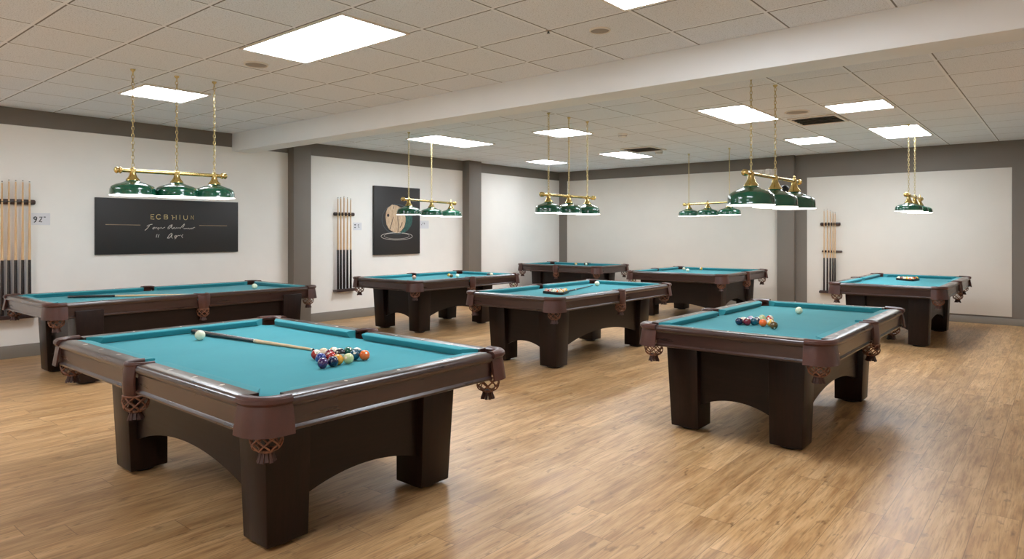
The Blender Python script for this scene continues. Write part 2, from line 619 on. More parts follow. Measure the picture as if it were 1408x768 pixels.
def fringe_mesh(cx, cy, ztop, r, h):
    m = MB()
    n = 12
    m.lathe([(r * 0.9, ztop + 0.004), (r * 1.02, ztop), (r * 0.95, ztop - 0.006)], 16, (cx, cy, 0))
    for i in range(n):
        a = 2 * PI * i / n
        ca, sa = math.cos(a), math.sin(a)
        j = random.uniform(-0.004, 0.004)
        w = 2 * PI * r / n * 0.42
        pts = []
        for z, q in ((ztop, 0.9), (ztop - h * 0.5, 1.1), (ztop - h + j, 1.42)):
            for sgn in (-1, 1):
                for dr in (-0.003, 0.003):
                    pts.append((cx + (r * q + dr) * ca - sgn * w * q * sa, cy + (r * q + dr) * sa + sgn * w * q * ca, z))
        fs = []
        for k in (0, 4):
            fs += [(k, k + 1, k + 5, k + 4), (k + 2, k + 6, k + 7, k + 3), (k, k + 4, k + 6, k + 2), (k + 1, k + 3, k + 7, k + 5)]
        fs += [(0, 2, 3, 1), (8, 9, 11, 10)]
        m.add(pts, fs)
    return m


def shared_parts():
    S = SHARED
    skirt = [(0.004, 0.770), (0.010, 0.74), (0.017, 0.70), (0.026, 0.640), (0.016, 0.640), (0.006, 0.70), (-0.002, 0.74), (-0.008, 0.770)]
    S['corner_skirt'] = sweep_corner(skirt, 0.105, 0.150).mesh('pocket', M['leather'])
    roll = [(0.010, 0.760), (0.021, 0.772), (0.019, 0.787), (0.008, 0.797), (-0.012, 0.799), (-0.030, 0.796), (-0.041, 0.787), (-0.040, 0.772), (-0.026, 0.764)]
    S['corner_roll'] = sweep_corner(roll, 0.105, 0.144).mesh('roll', M['leather'])
    S['corner_net'] = net_mesh(-0.085, -0.085, 0.648, 0.062, 0.030, 0.566).mesh('net', M['net'])
    S['corner_fringe'] = fringe_mesh(-0.085, -0.085, 0.566, 0.026, 0.042).mesh('fringe', M['fringe'])
    # side pocket: shield of leather on the outside of the long rail (local +y is outward)
    m = MB()
    ns, nt = 12, 8
    lay = []
    for thick in (0.0, -0.010):
        for j in range(nt + 1):
            for i in range(ns + 1):
                s = -1 + 2 * i / ns
                t = j / nt
                bulge = 0.018 + 0.012 * math.cos(s * PI / 2) + 0.010 * math.sin(t * PI)
                x = s * 0.066 * (1 - 0.22 * t ** 3)
                zb = 0.588 + 0.045 * abs(s) ** 3
                lay.append((x, bulge + thick - 0.012 * (1 - math.cos(s * PI / 2)), 0.782 + (zb - 0.782) * t))
    w = ns + 1
    half = w * (nt + 1)
    fs = []
    for j in range(nt):
        for i in range(ns):
            a = j * w + i
            fs.append((a, a + 1, a + w + 1, a + w))
            fs.append((half + a, half + a + w, half + a + w + 1, half + a + 1))
    rim = [i for i in range(w)] + [j * w + ns for j in range(1, nt + 1)] + [nt * w + i for i in range(ns - 1, -1, -1)] + [j * w for j in range(nt - 1, 0, -1)]
    for a, b in zip(rim, rim[1:] + rim[:1]):
        fs.append((a, b, half + b, half + a))
    m.add(lay, fs)
    S['side_skirt'] = m.mesh('pocket', M['leather'])
    m = MB()
    pts = [(-0.062, -0.085, 0.784)]
    for i in range(13):
        a = PI - PI * i / 12
        pts.append((0.062 * math.cos(a), -0.040 + 0.062 * math.sin(a), 0.786))
    pts.append((0.062, -0.085, 0.784))
    m.tube(pts, 0.0135, 10)
    S['side_roll'] = m.mesh('roll', M['leather'])
    S['side_net'] = net_mesh(0, -0.020, 0.628, 0.058, 0.030, 0.548, 7).mesh('net', M['net'])
    S['side_fringe'] = fringe_mesh(0, -0.020, 0.548, 0.026, 0.042).mesh('fringe', M['fringe'])
    # leg: outer faces lean out at the top; local +x and +y point outward, origin at the outer bottom corner on the floor
    a = 0.215
    z0, z1 = 0.020, 0.712
    lean = 0.03
    bm = bmesh.new()
    q = [bm.verts.new(c) for c in [(-a, -a, z0), (0, -a, z0), (0, 0, z0), (-a, 0, z0), (-a, -a, z1), (lean, -a, z1), (lean, lean, z1), (-a, lean, z1)]]
    for f in [(3, 2, 1, 0), (4, 5, 6, 7), (0, 1, 5, 4), (1, 2, 6, 5), (2, 3, 7, 6), (3, 0, 4, 7)]:
        bm.faces.new([q[i] for i in f])
    bmesh.ops.bevel(bm, geom=bm.edges[:], offset=0.008, segments=2, profile=0.5, affect='EDGES')
    m = MB().bm(bm)
    m.hard = True
    S['leg'] = m.mesh('leg', M['wood_leg'])
    S['foot'] = MB().lathe([(0.070, 0.0), (0.074, 0.004), (0.074, 0.010), (0.05, 0.012), (0.05, 0.024)], 20, (-a / 2, -a / 2, 0)).mesh('foot', M['foot'])


shared_parts()

RAIL = [(0.000, 0.646), (-0.006, 0.649), (-0.007, 0.658), (0.000, 0.663), (0.006, 0.668), (0.006, 0.742), (-0.002, 0.748), (-0.008, 0.758), (-0.007, 0.772), (0.000, 0.783),
        (0.012, 0.789), (0.050, 0.7905), (0.086, 0.789), (0.086, 0.725), (0.040, 0.722), (0.036, 0.646)]
CUSH = [(0.0865, 0.789), (0.112, 0.7892), (0.139, 0.787), (0.146, 0.784), (0.147, 0.779), (0.128, 0.746), (0.0865, 0.738)]


def rail_mesh(length):
    vs, fs = [], []
    n = len(RAIL)
    for x in (-length / 2, length / 2):
        vs += [(x, -u, z) for u, z in RAIL]
    for i in range(n):
        j = (i + 1) % n
        fs.append((i, j, n + j, n + i))
    fs.append(tuple(range(n)))
    fs.append(tuple(range(n, 2 * n))[::-1])
    return MB().add(vs, fs)


def cushion_mesh(length, e0, e1):
    """e0, e1: (offset at the back, offset at the nose) for the -x and +x ends"""
    vs, fs = [], []
    n = len(CUSH)
    for sgn, e in ((-1, e0), (1, e1)):
        for u, z in CUSH:
            k = (u - 0.0865) / 0.0605
            off = e[0] + (e[1] - e[0]) * k
            vs.append((sgn * (length / 2 - off), -u, z))
    for i in range(n):
        j = (i + 1) % n
        fs.append((i, j, n + j, n + i))
    fs.append(tuple(range(n)))
    fs.append(tuple(range(n, 2 * n))[::-1])
    return MB().add(vs, fs)


def bed_mesh(L, W):
    a, b = L / 2 - 0.090, W / 2 - 0.090
    hr = 0.062
    # walk round the cloth outline with pocket cut-outs
    pts = []
    for qx, qy, rot in ((1, 1, 0), (-1, 1, 1), (-1, -1, 2), (1, -1, 3)):
        cx, cy = qx * (L / 2 - 0.100), qy * (W / 2 - 0.100)
        # notch arc: enters from one side, leaves by the other
        st = {0: -PI / 2, 1: 0.0, 2: PI / 2, 3: PI}[rot]
        for i in range(9):
            ang = st - PI / 2 * 0 - i / 8 * PI / 2
            # concave quarter circle facing the table middle
            th = {0: -PI / 2, 1: 0, 2: PI / 2, 3: PI}[rot] - i / 8 * PI / 2
            pts.append((cx + hr * 1.25 * math.cos(th), cy + hr * 1.25 * math.sin(th)))
        if rot in (0, 2):
            sy = qy * (W / 2 - 0.055)
            sx = 1 if rot == 0 else -1
            hy = qy * b
            for i in range(9):
                th = i / 8 * PI
                pts.append((sx * hr * math.cos(th), hy - qy * hr * 0.45 * math.sin(th)))
    m = MB()
    m.prism(pts, lambda u, v, t: (u, v, t), BED - 0.028, BED)
    return m


def arch_panel(half, z_end, z_peak, ztop, thick):
    n = 28
    poly = [(-half, ztop), (-half, z_end)]
    h = z_peak - z_end
    R = (half * half * 0.96 ** 2 + h * h) / (2 * h)
    for i in range(n + 1):
        x = -half * 0.96 + 2 * half * 0.96 * i / n
        poly.append((x, z_end + h - R + math.sqrt(max(0, R * R - x * x))))
    poly += [(half, z_end), (half, ztop)]
    return MB().prism(poly, lambda u, v, t: (u, t, v), -thick, 0)


def pool_table(x0, x1, y0, y1, label, along='x', legs=None, sights=True):
    cx, cy = (x0 + x1) / 2, (y0 + y1) / 2
    dx, dy = x1 - x0, y1 - y0
    L, W = (dx, dy) if along == 'x' else (dy, dx)
    t = tag(empty('pool_table', (cx, cy, 0), 0 if along == 'x' else PI / 2), label, 'pool table', 'pool tables of the hall')
    if legs is None:
        legs = (x0 + 0.17, x1 - 0.19, y0 + 0.29, y1 - 0.27) if along == 'y' else (x0 + 0.29, x1 - 0.29, y0 + 0.19, y1 - 0.17)
    a0, a1, b0, b1 = legs[0] - cx, legs[1] - cx, legs[2] - cy, legs[3] - cy
    # the legs' rectangle in the table's own axes
    lx0, lx1, ly0, ly1 = (a0, a1, b0, b1) if along == 'x' else (b0, b1, -a1, -a0)
    bed_mesh(L, W).obj('playing_cloth', M['cloth'], t)
    MB().box(-L / 2 + 0.2, L / 2 - 0.2, -W / 2 + 0.2, W / 2 - 0.2, 0.62, BED - 0.03, 0.004).obj('cabinet', M['wood_panel'], t)
    CO, SI = (0.013, 0.096), (0.0, 0.014)
    le = W - 2 * 0.146
    lh = L / 2 - 0.146 - 0.066
    rm_e, rm_h = rail_mesh(le).mesh('rail', M['wood_rail']), rail_mesh(lh).mesh('rail', M['wood_rail'])
    cm_e = cushion_mesh(le, CO, CO).mesh('cushion', M['cloth'])
    cm_r = cushion_mesh(lh, SI, CO).mesh('cushion', M['cloth'])
    cm_l = cushion_mesh(lh, CO, SI).mesh('cushion', M['cloth'])
    sm = MB().prism([(0.007, 0), (0, 0.014), (-0.007, 0), (0, -0.014)], lambda u, v, w: (u, v, w), 0.786, 0.7912).mesh('sight', M['sight'])
    xm = 0.066 + lh / 2
    rails = [(rm_e, cm_e, (L / 2, 0, 0), -PI / 2, le, 3), (rm_e, cm_e, (-L / 2, 0, 0), PI / 2, le, 3),
             (rm_h, cm_r, (xm, W / 2, 0), 0, lh, 3), (rm_h, cm_l, (-xm, W / 2, 0), 0, lh, 3),
             (rm_h, cm_l, (xm, -W / 2, 0), PI, lh, 3), (rm_h, cm_r, (-xm, -W / 2, 0), PI, lh, 3)]
    for rm, cm, loc, rz, ln, ns in rails:
        r = link('rail', rm, t, loc, rz)
        link('cushion', cm, r)
        if sights:
            for k in range(1, ns + 1):
                link('sight', sm, r, (-ln / 2 + ln * k / (ns + 1), -0.055, 0))
    for qx, qy, rz in ((1, 1, 0), (-1, 1, PI / 2), (-1, -1, PI), (1, -1, -PI / 2)):
        p = link('pocket', SHARED['corner_skirt'], t, (qx * L / 2, qy * W / 2, 0), rz)
        link('rolled_edge', SHARED['corner_roll'], p)
        link('net', SHARED['corner_net'], p)
        link('fringe', SHARED['corner_fringe'], p)
        g = link('leg', SHARED['leg'], t, (lx1 if qx > 0 else lx0, ly1 if qy > 0 else ly0, 0), rz)
        link('foot', SHARED['foot'], g)
    for qy, rz in ((1, 0), (-1, PI)):
        p = link('pocket', SHARED['side_skirt'], t, (0, qy * W / 2, 0), rz)
        link('rolled_edge', SHARED['side_roll'], p)
        link('net', SHARED['side_net'], p)
        link('fringe', SHARED['side_fringe'], p)
    mx, my = (lx0 + lx1) / 2, (ly0 + ly1) / 2
    hl, hw = (lx1 - lx0) / 2 - 0.20, (ly1 - ly0) / 2 - 0.20
    ap = arch_panel(hl, 0.215, 0.325, 0.712, 0.028).mesh('side_panel', M['wood_panel'])
    ep = arch_panel(hw, 0.195, 0.258, 0.712, 0.028).mesh('end_panel', M['wood_panel'])
    for q, rz in ((1, 0), (-1, PI)):
        link('side_panel', ap, t, (mx, ly1 - 0.035 if q > 0 else ly0 + 0.035, 0), rz)
    for q, rz in ((1, -PI / 2), (-1, PI / 2)):
        link('end_panel', ep, t, (lx1 - 0.035 if q > 0 else lx0 + 0.035, my, 0), rz)
    return t


pool_table(-4.87, -2.43, 1.37, 2.89, 'dark brown pool table whose cue points into a heap of many coloured balls', 'x', (-4.52, -2.78, 1.612, 2.76))
pool_table(-2.41, -1.11, 4.32, 6.70, 'dark brown pool table with plain orange and navy balls in a row, no cue', 'y', (-2.285, -1.35, 4.60, 6.45))
pool_table(-5.25, -3.97, 5.46, 8.04, 'brown pool table with a thin dark stick running from racked balls to a white ball', 'y', (-5.10, -4.185, 5.75, 7.75))
pool_table(-8.72, -7.21, 2.00, 4.87, 'long pool table under the gold-lettered black sign, carrying one cue and one ball', 'y', (-8.32, -7.22, 2.24, 4.60))
pool_table(-8.25, -6.85, 6.15, 8.45, 'pool table by the cue rack and round-motif picture, with scattered balls', 'y', (-8.19, -7.20, 6.55, 8.10))
pool_table(-9.15, -7.10, 11.15, 12.39, 'small-looking pool table set in the far corner of the hall', 'x', sights=False)
pool_table(-5.96, -4.18, 10.25, 12.25, 'squarish pool table before the wide white back panel, between corner and pillar', 'y', sights=False)
pool_table(-2.47, -1.15, 9.55, 12.23, 'pool table before the back wall cue rack, with balls in a black triangle', 'y', (-2.30, -1.375, 9.84, 11.75))

# ------------------------------------------------------------------ balls
BR = 0.0286
COL = {
    'white': (230, 236, 208), 'yellow': (222, 172, 60), 'blue': (36, 62, 140), 'red': (176, 40, 32), 'purple': (70, 44, 92), 'orange': (236, 104, 34),
    'green': (20, 90, 70), 'maroon': (112, 24, 44), 'black': (28, 24, 30), 'navy': (20, 34, 68), 'teal': (16, 78, 98), 'cream': (232, 214, 180),
    'pale green': (196, 206, 150), 'pink': (226, 170, 150), 'olive': (92, 66, 28), 'amber': (236, 160, 50), 'lilac': (170, 160, 190), 'brown': (110, 60, 44),
}
BALLM = {}


def ball_mesh(colour, stripe, r):
    key = (colour, stripe, round(r, 4))
    if key in BALLM:
        return BALLM[key]
    k = N('ball_' + colour.replace(' ', '_') + ('_stripe' if stripe else ''))
    tc = k.n('ShaderNodeTexCoord')
    sp = k.n('ShaderNodeSeparateXYZ')
    k.t.links.new(tc.outputs['Object'], sp.inputs[0])
    c = lin(*COL[colour])
    z = k.math('ABSOLUTE', sp.outputs[2])
    rim = k.math('POWER', k.math('ADD', k.math('POWER', sp.outputs[0], 2.0), k.math('POWER', sp.outputs[2], 2.0)), 0.5)
    if colour == 'white':
        col = c
    else:
        spot = k.math('LESS_THAN', rim, r * 0.24)
        base = k.mix(k.math('LESS_THAN', z, r * 0.56), lin(232, 226, 208), c) if stripe else c
        col = k.mix(spot, base, lin(232, 226, 208))
    k.set(Base_Color=col, Roughness=0.12, Coat_Weight=0.5, Coat_Roughness=0.05)
    bm = bmesh.new()
    bmesh.ops.create_uvsphere(bm, u_segments=28, v_segments=16, radius=r)
    me = MB().bm(bm).mesh('billiard_ball', k.m, 180)
    BALLM[key] = me
    return me


def ball(p, colour, stripe, label, group, r=BR, z=None):
    o = link('billiard_ball', ball_mesh(colour, stripe, r), None, (p.x, p.y, (BED + r) if z is None else z))
    o.rotation_euler = (random.uniform(-1.2, 1.2), random.uniform(-0.9, 0.9), random.uniform(0, 6.28))
    return tag(o, label, 'ball', group)


def relax(ps, r, n=200):
    ps = [p.copy() for p in ps]
    for _ in range(n):
        for i in range(len(ps)):
            for j in range(i):
                d = ps[i].xy - ps[j].xy
                l = d.length
                if l < 2.01 * r:
                    d = d / l if l > 1e-6 else Vector((1, 0))
                    k = (2.01 * r - l) / 2
                    ps[i].x += d.x * k
                    ps[i].y += d.y * k
                    ps[j].x -= d.x * k
                    ps[j].y -= d.y * k
    return ps


def cluster(rows, table, group):
    ps = relax([pt(x, y, BED + BR) for x, y, c, s, w in rows], BR)
    for p, (x, y, c, s, w) in zip(ps, rows):
        ball(p, c, s, f"{'striped' if s else 'plain'} {c} ball {w}, {table}", group)


cluster([
    (500.5, 488, 'orange', 0, 'at the outer tip of the heap'), (488, 488, 'teal', 0, 'beside the orange one'), (479, 492.5, 'pale green', 0, 'in the front row'),
    (465, 494, 'amber', 0, 'in the front row'), (446, 498.5, 'purple', 0, 'at the front corner of the heap'), (441, 492, 'blue', 0, 'behind the purple one'),
    (435.5, 487, 'red', 1, 'at the cue tip'), (446.5, 485, 'cream', 0, 'in the back row'), (453, 486.5, 'maroon', 0, 'in the middle of the heap'), (459, 484, 'amber', 1, 'in the back row'),
    (455, 490, 'red', 0, 'in the middle of the heap'), (470.5, 484.5, 'black', 1, 'in the back row'), (478, 484, 'green', 0, 'in the back row'), (487, 484, 'teal', 1, 'behind the plain teal one'),
    (456, 497, 'navy', 0, 'between the purple and amber ones'),
], 'table with the aimed cue', 'balls heaped on the table with the pointing cue')
ball(pt(275, 460.5, BED + 0.033), 'white', 0, 'white cue ball by the butt of the cue that points at the heap of balls', 'cue balls', 0.033)

cluster([
    (1016.5, 441.5, 'navy', 0, 'at the end of the row'), (1022.5, 440.5, 'pink', 1, 'beside the navy one'), (1028, 442, 'maroon', 0, 'in the row'), (1032, 439, 'lilac', 1, 'behind the maroon one'),
    (1036, 441.8, 'teal', 0, 'in the row'), (1041, 440.5, 'navy', 1, 'in the row'), (1049.5, 443.5, 'orange', 0, 'in the row'), (1049, 437.5, 'pale green', 0, 'behind the orange one'),
    (1057.5, 438, 'red', 1, 'at the back of the row'), (1059, 443.5, 'yellow', 1, 'beside the orange one'), (1064, 447, 'olive', 0, 'at the front end of the row'),
], 'table without any cue', 'loose row of balls on the square-legged table')
ball(pt(1098.5, 426.5, BED + 0.031), 'white', 0, 'white cue ball alone behind the row of loose balls', 'cue balls', 0.031)


def triangle(base_l, base_r, sgn, cols, table, group):
    """five balls from base_l to base_r, four, three, two, one stepping to the side sgn; black rack round them"""
    d = (base_r - base_l)
    d.z = 0
    u = d.normalized()
    w = Vector((-u.y, u.x, 0)) * sgn
    mid = (base_l + base_r) / 2
    s = 2.01 * BR
    k = 0
    for row in range(5):
        n = 5 - row
        for i in range(n):
            p = mid + u * ((i - (n - 1) / 2) * s) + w * (row * s * 0.866)
            c, st = cols[k]
            k += 1
            pos = ['in the base row', 'in the second row', 'in the third row', 'in the fourth row', 'at the point'][row]
            ball(p, c, st, f"{'striped' if st else 'plain'} {c} ball {pos} of the triangle, {table}", group)
    # rack
    cen = mid + w * (4 * s * 0.866 / 3)
    def tri(off):
        h = 4 * s * 0.866
        a = mid - u * (2 * s)
        b = mid + u * (2 * s)
        c = mid + w * h
        out = []
        for q, a0 in ((a, -PI * 5 / 6), (b, -PI / 6), (c, PI / 2)):
            for i in range(6):
                an = a0 - PI / 3 + i / 5 * PI * 2 / 3
                out.append(q + (u * math.cos(an) + w * math.sin(an)) * off)
        return out
    o, i_ = tri(BR + 0.012), tri(BR + 0.0012)
    n = len(o)
    vs = []
    for ring in (o, i_):
        for z in (BED + 0.001, BED + 0.030):
            vs += [(q.x - cen.x, q.y - cen.y, z - BED) for q in ring]
    fs = []
    for i in range(n):
        j = (i + 1) % n
        fs += [(i, j, n + j, n + i), (2 * n + i, 3 * n + i, 3 * n + j, 2 * n + j), (n + i, n + j, 3 * n + j, 3 * n + i), (i, 2 * n + i, 2 * n + j, j)]
    o = MB().add(vs, fs).obj('triangle_rack', M['black'])
    o.location = (cen.x, cen.y, BED)
    tag(o, f'black triangular ball rack round the balls on the {table}', 'ball rack')


z = BED + BR
triangle(pt(748.5, 399.5, z), pt(773.5, 401.8, z), 1,
         [('pink', 0), ('red', 1), ('white', 0), ('orange', 1), ('cream', 0), ('maroon', 1), ('cream', 1), ('brown', 0), ('yellow', 1), ('red', 0), ('amber', 1), ('pink', 1), ('maroon', 0), ('yellow', 0), ('amber', 0)],
         'table with thin dark stick', 'balls racked on the table with the thin dark stick')
ball(pt(821, 389.5, BED + 0.034), 'white', 0, 'white cue ball at the end of the thin dark stick', 'cue balls', 0.034)
triangle(pt(1237, 382.2, z), pt(1259, 382.6, z), -1,
         [('cream', 0), ('pink', 0), ('pale green', 0), ('lilac', 0), ('yellow', 0), ('brown', 0), ('amber', 0), ('maroon', 1), ('olive', 0), ('cream', 1), ('pink', 1), ('red', 0), ('yellow', 1), ('amber', 1), ('orange', 1)],
         'table before back wall rack', 'balls racked on the table before the back wall cue rack')

ball(pt(350, 393.2, BED + 0.034), 'white', 0, 'white cue ball at the pocket end of the table under the lettered sign', 'cue balls', 0.034)
G5 = 'scattered balls on the table by the round-motif picture'
ball(pt(569.5, 381, BED + 0.032), 'pink', 0, 'pinkish ball resting above the front corner pocket, before the round-motif picture', G5, 0.032)
ball(pt(617.5, 378, z), 'yellow', 1, 'striped yellow ball mid-cloth on the table by the round-motif picture', G5)
ball(pt(620.5, 379, z), 'olive', 0, 'plain olive ball touching the striped yellow one, table by the round-motif picture', G5)
ball(pt(629, 378.5, z), 'white', 0, 'white ball mid-cloth on the table by the round-motif picture', G5)
ball(pt(671.5, 377.4, z), 'black', 0, 'black ball beyond the side pocket of the table by the round-motif picture', G5)
ball(pt(675.8, 377.1, z), 'cream', 0, 'cream ball next to the black one, table by the round-motif picture', G5)
ball(Vector((-6.935, 8.365, 0)), 'white', 0, 'white ball caught in the net of the far corner pocket, table by the round-motif picture', G5, BR, 0.606)
G7 = 'scattered balls on the squarish table'
ball(pt(940.5, 369.2, z), 'cream', 1, 'striped cream ball by the far pocket of the squarish table', G7)
ball(pt(945.5, 371, z), 'white', 0, 'white ball between two others on the squarish table', G7)
ball(pt(964, 369.2, z), 'yellow', 1, 'striped yellow ball by the far rail of the squarish table', G7)
ball(Vector((-5.855, 10.318, 0)), 'white', 0, 'white ball caught in the corner pocket net of the squarish table', G7, 0.027, 0.622)
ball(Vector((-5.895, 10.355, 0)), 'lilac', 1, 'striped lilac ball in the corner pocket net of the squarish table', G7, 0.027, 0.606)
ball(pt(792, 362.85, z), 'yellow', 1, 'striped yellow ball on the table in the far corner', 'balls on the far corner table')
ball(pt(806, 362.7, z), 'white', 0, 'small white ball on the table in the far corner', 'balls on the far corner table')


# ------------------------------------------------------------------ cues
def cue(p_butt, p_tip, label, group=None, butt=0.48, fat=1.0, ring=True, dark_all=False):
    """tapered two-piece cue from butt end to tip; parts: butt, wrap ring, shaft, ferrule, tip"""
    d = p_tip - p_butt
    ln = d.length
    t = tag(empty('pool_cue', p_butt), label, 'cue', group)
    t.rotation_euler = d.to_track_quat('Z', 'Y').to_euler()
    r0, r1 = 0.0150 * fat, 0.0062 * fat
    rr = lambda s: r0 + (r1 - r0) * s
    b = butt
    MB().lathe([(r0 * 0.6, 0), (r0 * 0.95, 0.004), (r0, 0.012), (rr(b * 0.5), ln * b * 0.5), (rr(b), ln * b)], 14).obj('butt', M['cue_butt'], t)
    if ring:
        MB().lathe([(rr(b) * 1.04, ln * b - 0.012), (rr(b) * 1.06, ln * b), (rr(b) * 1.04, ln * b + 0.012)], 14).obj('joint_collar', M['cue_wrap'], t)
    e = 0.022
    MB().lathe([(rr(b), ln * b), (rr(0.75), ln * 0.75), (r1, ln - e)], 14).obj('shaft', M['cue_butt'] if dark_all else M['cue_shaft'], t)
    MB().lathe([(r1, ln - e), (r1, ln - 0.007)], 12).obj('ferrule', M['cue_white'], t)
    MB().lathe([(r1, ln - 0.007), (r1 * 1.02, ln - 0.003), (r1 * 0.7, ln)], 12).obj('tip', M['cue_tip'], t)
    return t


zz = BED + 0.019
a, b = pt(265, 455.5, zz), pt(431.5, 480.5, BED + 0.0085)
cue(a, b, 'cue with dark butt and pale shaft aimed at the heap of coloured balls', 'cues lying on tables', 0.56, 1.2)
a, b = pt(93, 408, zz), pt(272, 404.2, BED + 0.0075)
cue(a, b, 'cue lying lengthwise on the table under the lettered sign', 'cues lying on tables', 0.36, 1.0)
a, b = pt(779, 400.5, BED + 0.013), pt(816, 392, BED + 0.0075)
cue(a, b, 'thin dark stick between the racked balls and the white ball', 'cues lying on tables', 0.3, 0.75, True, True)


def wall_rack(origin, rotz, half, z_bar, z_shelf, label, mid=None, cues=(), tops=(), z_joint=1.17, div=False, cue_word='', lo=None, hi=None):
    """local: x along the wall, +y out of the wall"""
    lo = -half if lo is None else lo
    hi = half if hi is None else hi
    t = tag(empty('cue_rack', origin, rotz), label, 'cue rack', 'wall cue racks')
    def bar(z, d0, d1, h, nm, l0, l1):
        m = MB()
        bm = bmesh.new()
        m.box(l0, l1, d0, d1, z - h / 2, z + h / 2, min(h, d1 - d0) * 0.42, 3)
        return m.obj(nm, M['rack_wood'], t)
    bar(z_bar, 0.0, 0.048, 0.06, 'top_bar', lo, hi)
    for x in cues:
        m = MB()
        m.tube([(x + 0.018 * math.cos(q), 0.064 + 0.018 * math.sin(q), z_bar) for q in [PI * 1.15 + PI * 1.7 * i / 10 + PI * 0.0 for i in range(11)]], 0.0045, 6)
        m.obj('clip', M['black'], t)
    if mid:
        bar(mid, 0.0, 0.035, 0.035, 'middle_bar', lo - 0.03, hi - 0.03)
    s = MB()
    s.box(lo, hi, 0.0, 0.110, z_shelf - 0.04, z_shelf - 0.006, 0.006)
    s.box(lo + 0.01, hi - 0.01, 0.092, 0.110, z_shelf - 0.012, z_shelf + 0.010, 0.004)
    s.obj('shelf', M['rack_wood'], t)
    if div:
        for a_, b_ in zip(cues, cues[1:]):
            x = (a_ + b_) / 2
            MB().box(x - 0.013, x + 0.013, 0.0, 0.012, z_shelf - 0.006, z_joint, 0.002).obj('divider', M['divider'], t)
    R = Matrix.Rotation(rotz, 4, 'Z')
    for k, (x, zt) in enumerate(zip(cues, tops)):
        p0 = Vector(origin) + R @ Vector((x, 0.064, z_shelf - 0.0045))
        p1 = Vector(origin) + R @ Vector((x, 0.064, zt))
        ordn = ['first', 'second', 'third', 'fourth', 'fifth', 'sixth'][k]
        cue(p0, p1, f'{ordn} upright cue {cue_word}', 'cues in the ' + cue_word, (z_joint - z_shelf) / (zt - z_shelf), 1.3 if div else 1.0, False)
    return t


# left wall, beside the lettered sign (local x = -world Y so that +y points into the room)
RZ = -PI / 2
def ywall(px):
    return -(on_x(px, 350, WALLX + 0.055).y)
y0 = on_x(40, 350, WALLX + 0.055).y
xs = [ywall(px) for px in (40.3, 31, 21.3, 12, 2.5, -7)]
o = (WALLX, 0, 0)
wall_rack(o, RZ, 0, 1.81, 0.50, 'wall cue rack by the card with two black characters, pale strips between butts', None, xs, [2.05, 2.06, 2.06, 2.06, 2.04, 2.05], 1.14, True,
          'of the rack beside the two-character card, counted from the card', -on_x(49, 300, WALLX + 0.03).y, -on_x(-14, 300, WALLX + 0.03).y)
xs = [ywall(px) for px in (481.8, 477.3, 472.6, 468.2, 464.3)]
wall_rack(o, RZ, 0, 1.765, 0.51, 'wall cue rack between the first grey pillar and the round-motif picture', None, xs, [2.03, 2.045, 2.06, 2.045, 2.04], 1.17, True,
          'of the rack beside the round-motif picture, counted from it', -on_x(487.5, 300, WALLX + 0.03).y, -on_x(459, 300, WALLX + 0.03).y)
def xback(px):
    return -(on_y(px, 350, WALLY - 0.07).x)
xs = [xback(px) for px in (1148.3, 1145.3, 1141.6, 1137.6, 1133.2)]
wall_rack((0, WALLY - 0.012, 0), PI, 0, 1.61, 0.40, 'wall cue rack with an extra middle bar on the back wall panel', 1.115, xs, [1.82, 1.83, 1.86, 1.885, 1.87], 1.0, False,
          'of the back wall rack, counted from the table before it', xback(1155), xback(1127))


# ------------------------------------------------------------------ hanging lamps
def link_ring(m, c, z, flip, ln=0.040, w=0.020, r=0.0030):
    pts = []
    for i in range(12):
        a_ = 2 * PI * i / 12
        x = math.cos(a_) * w / 2
        y = math.sin(a_) * ln / 2
        pts.append((c[0] + (x if not flip else 0), c[1] + (0 if not flip else x), z + y))
    m.tube(pts, r, 5, closed=True)


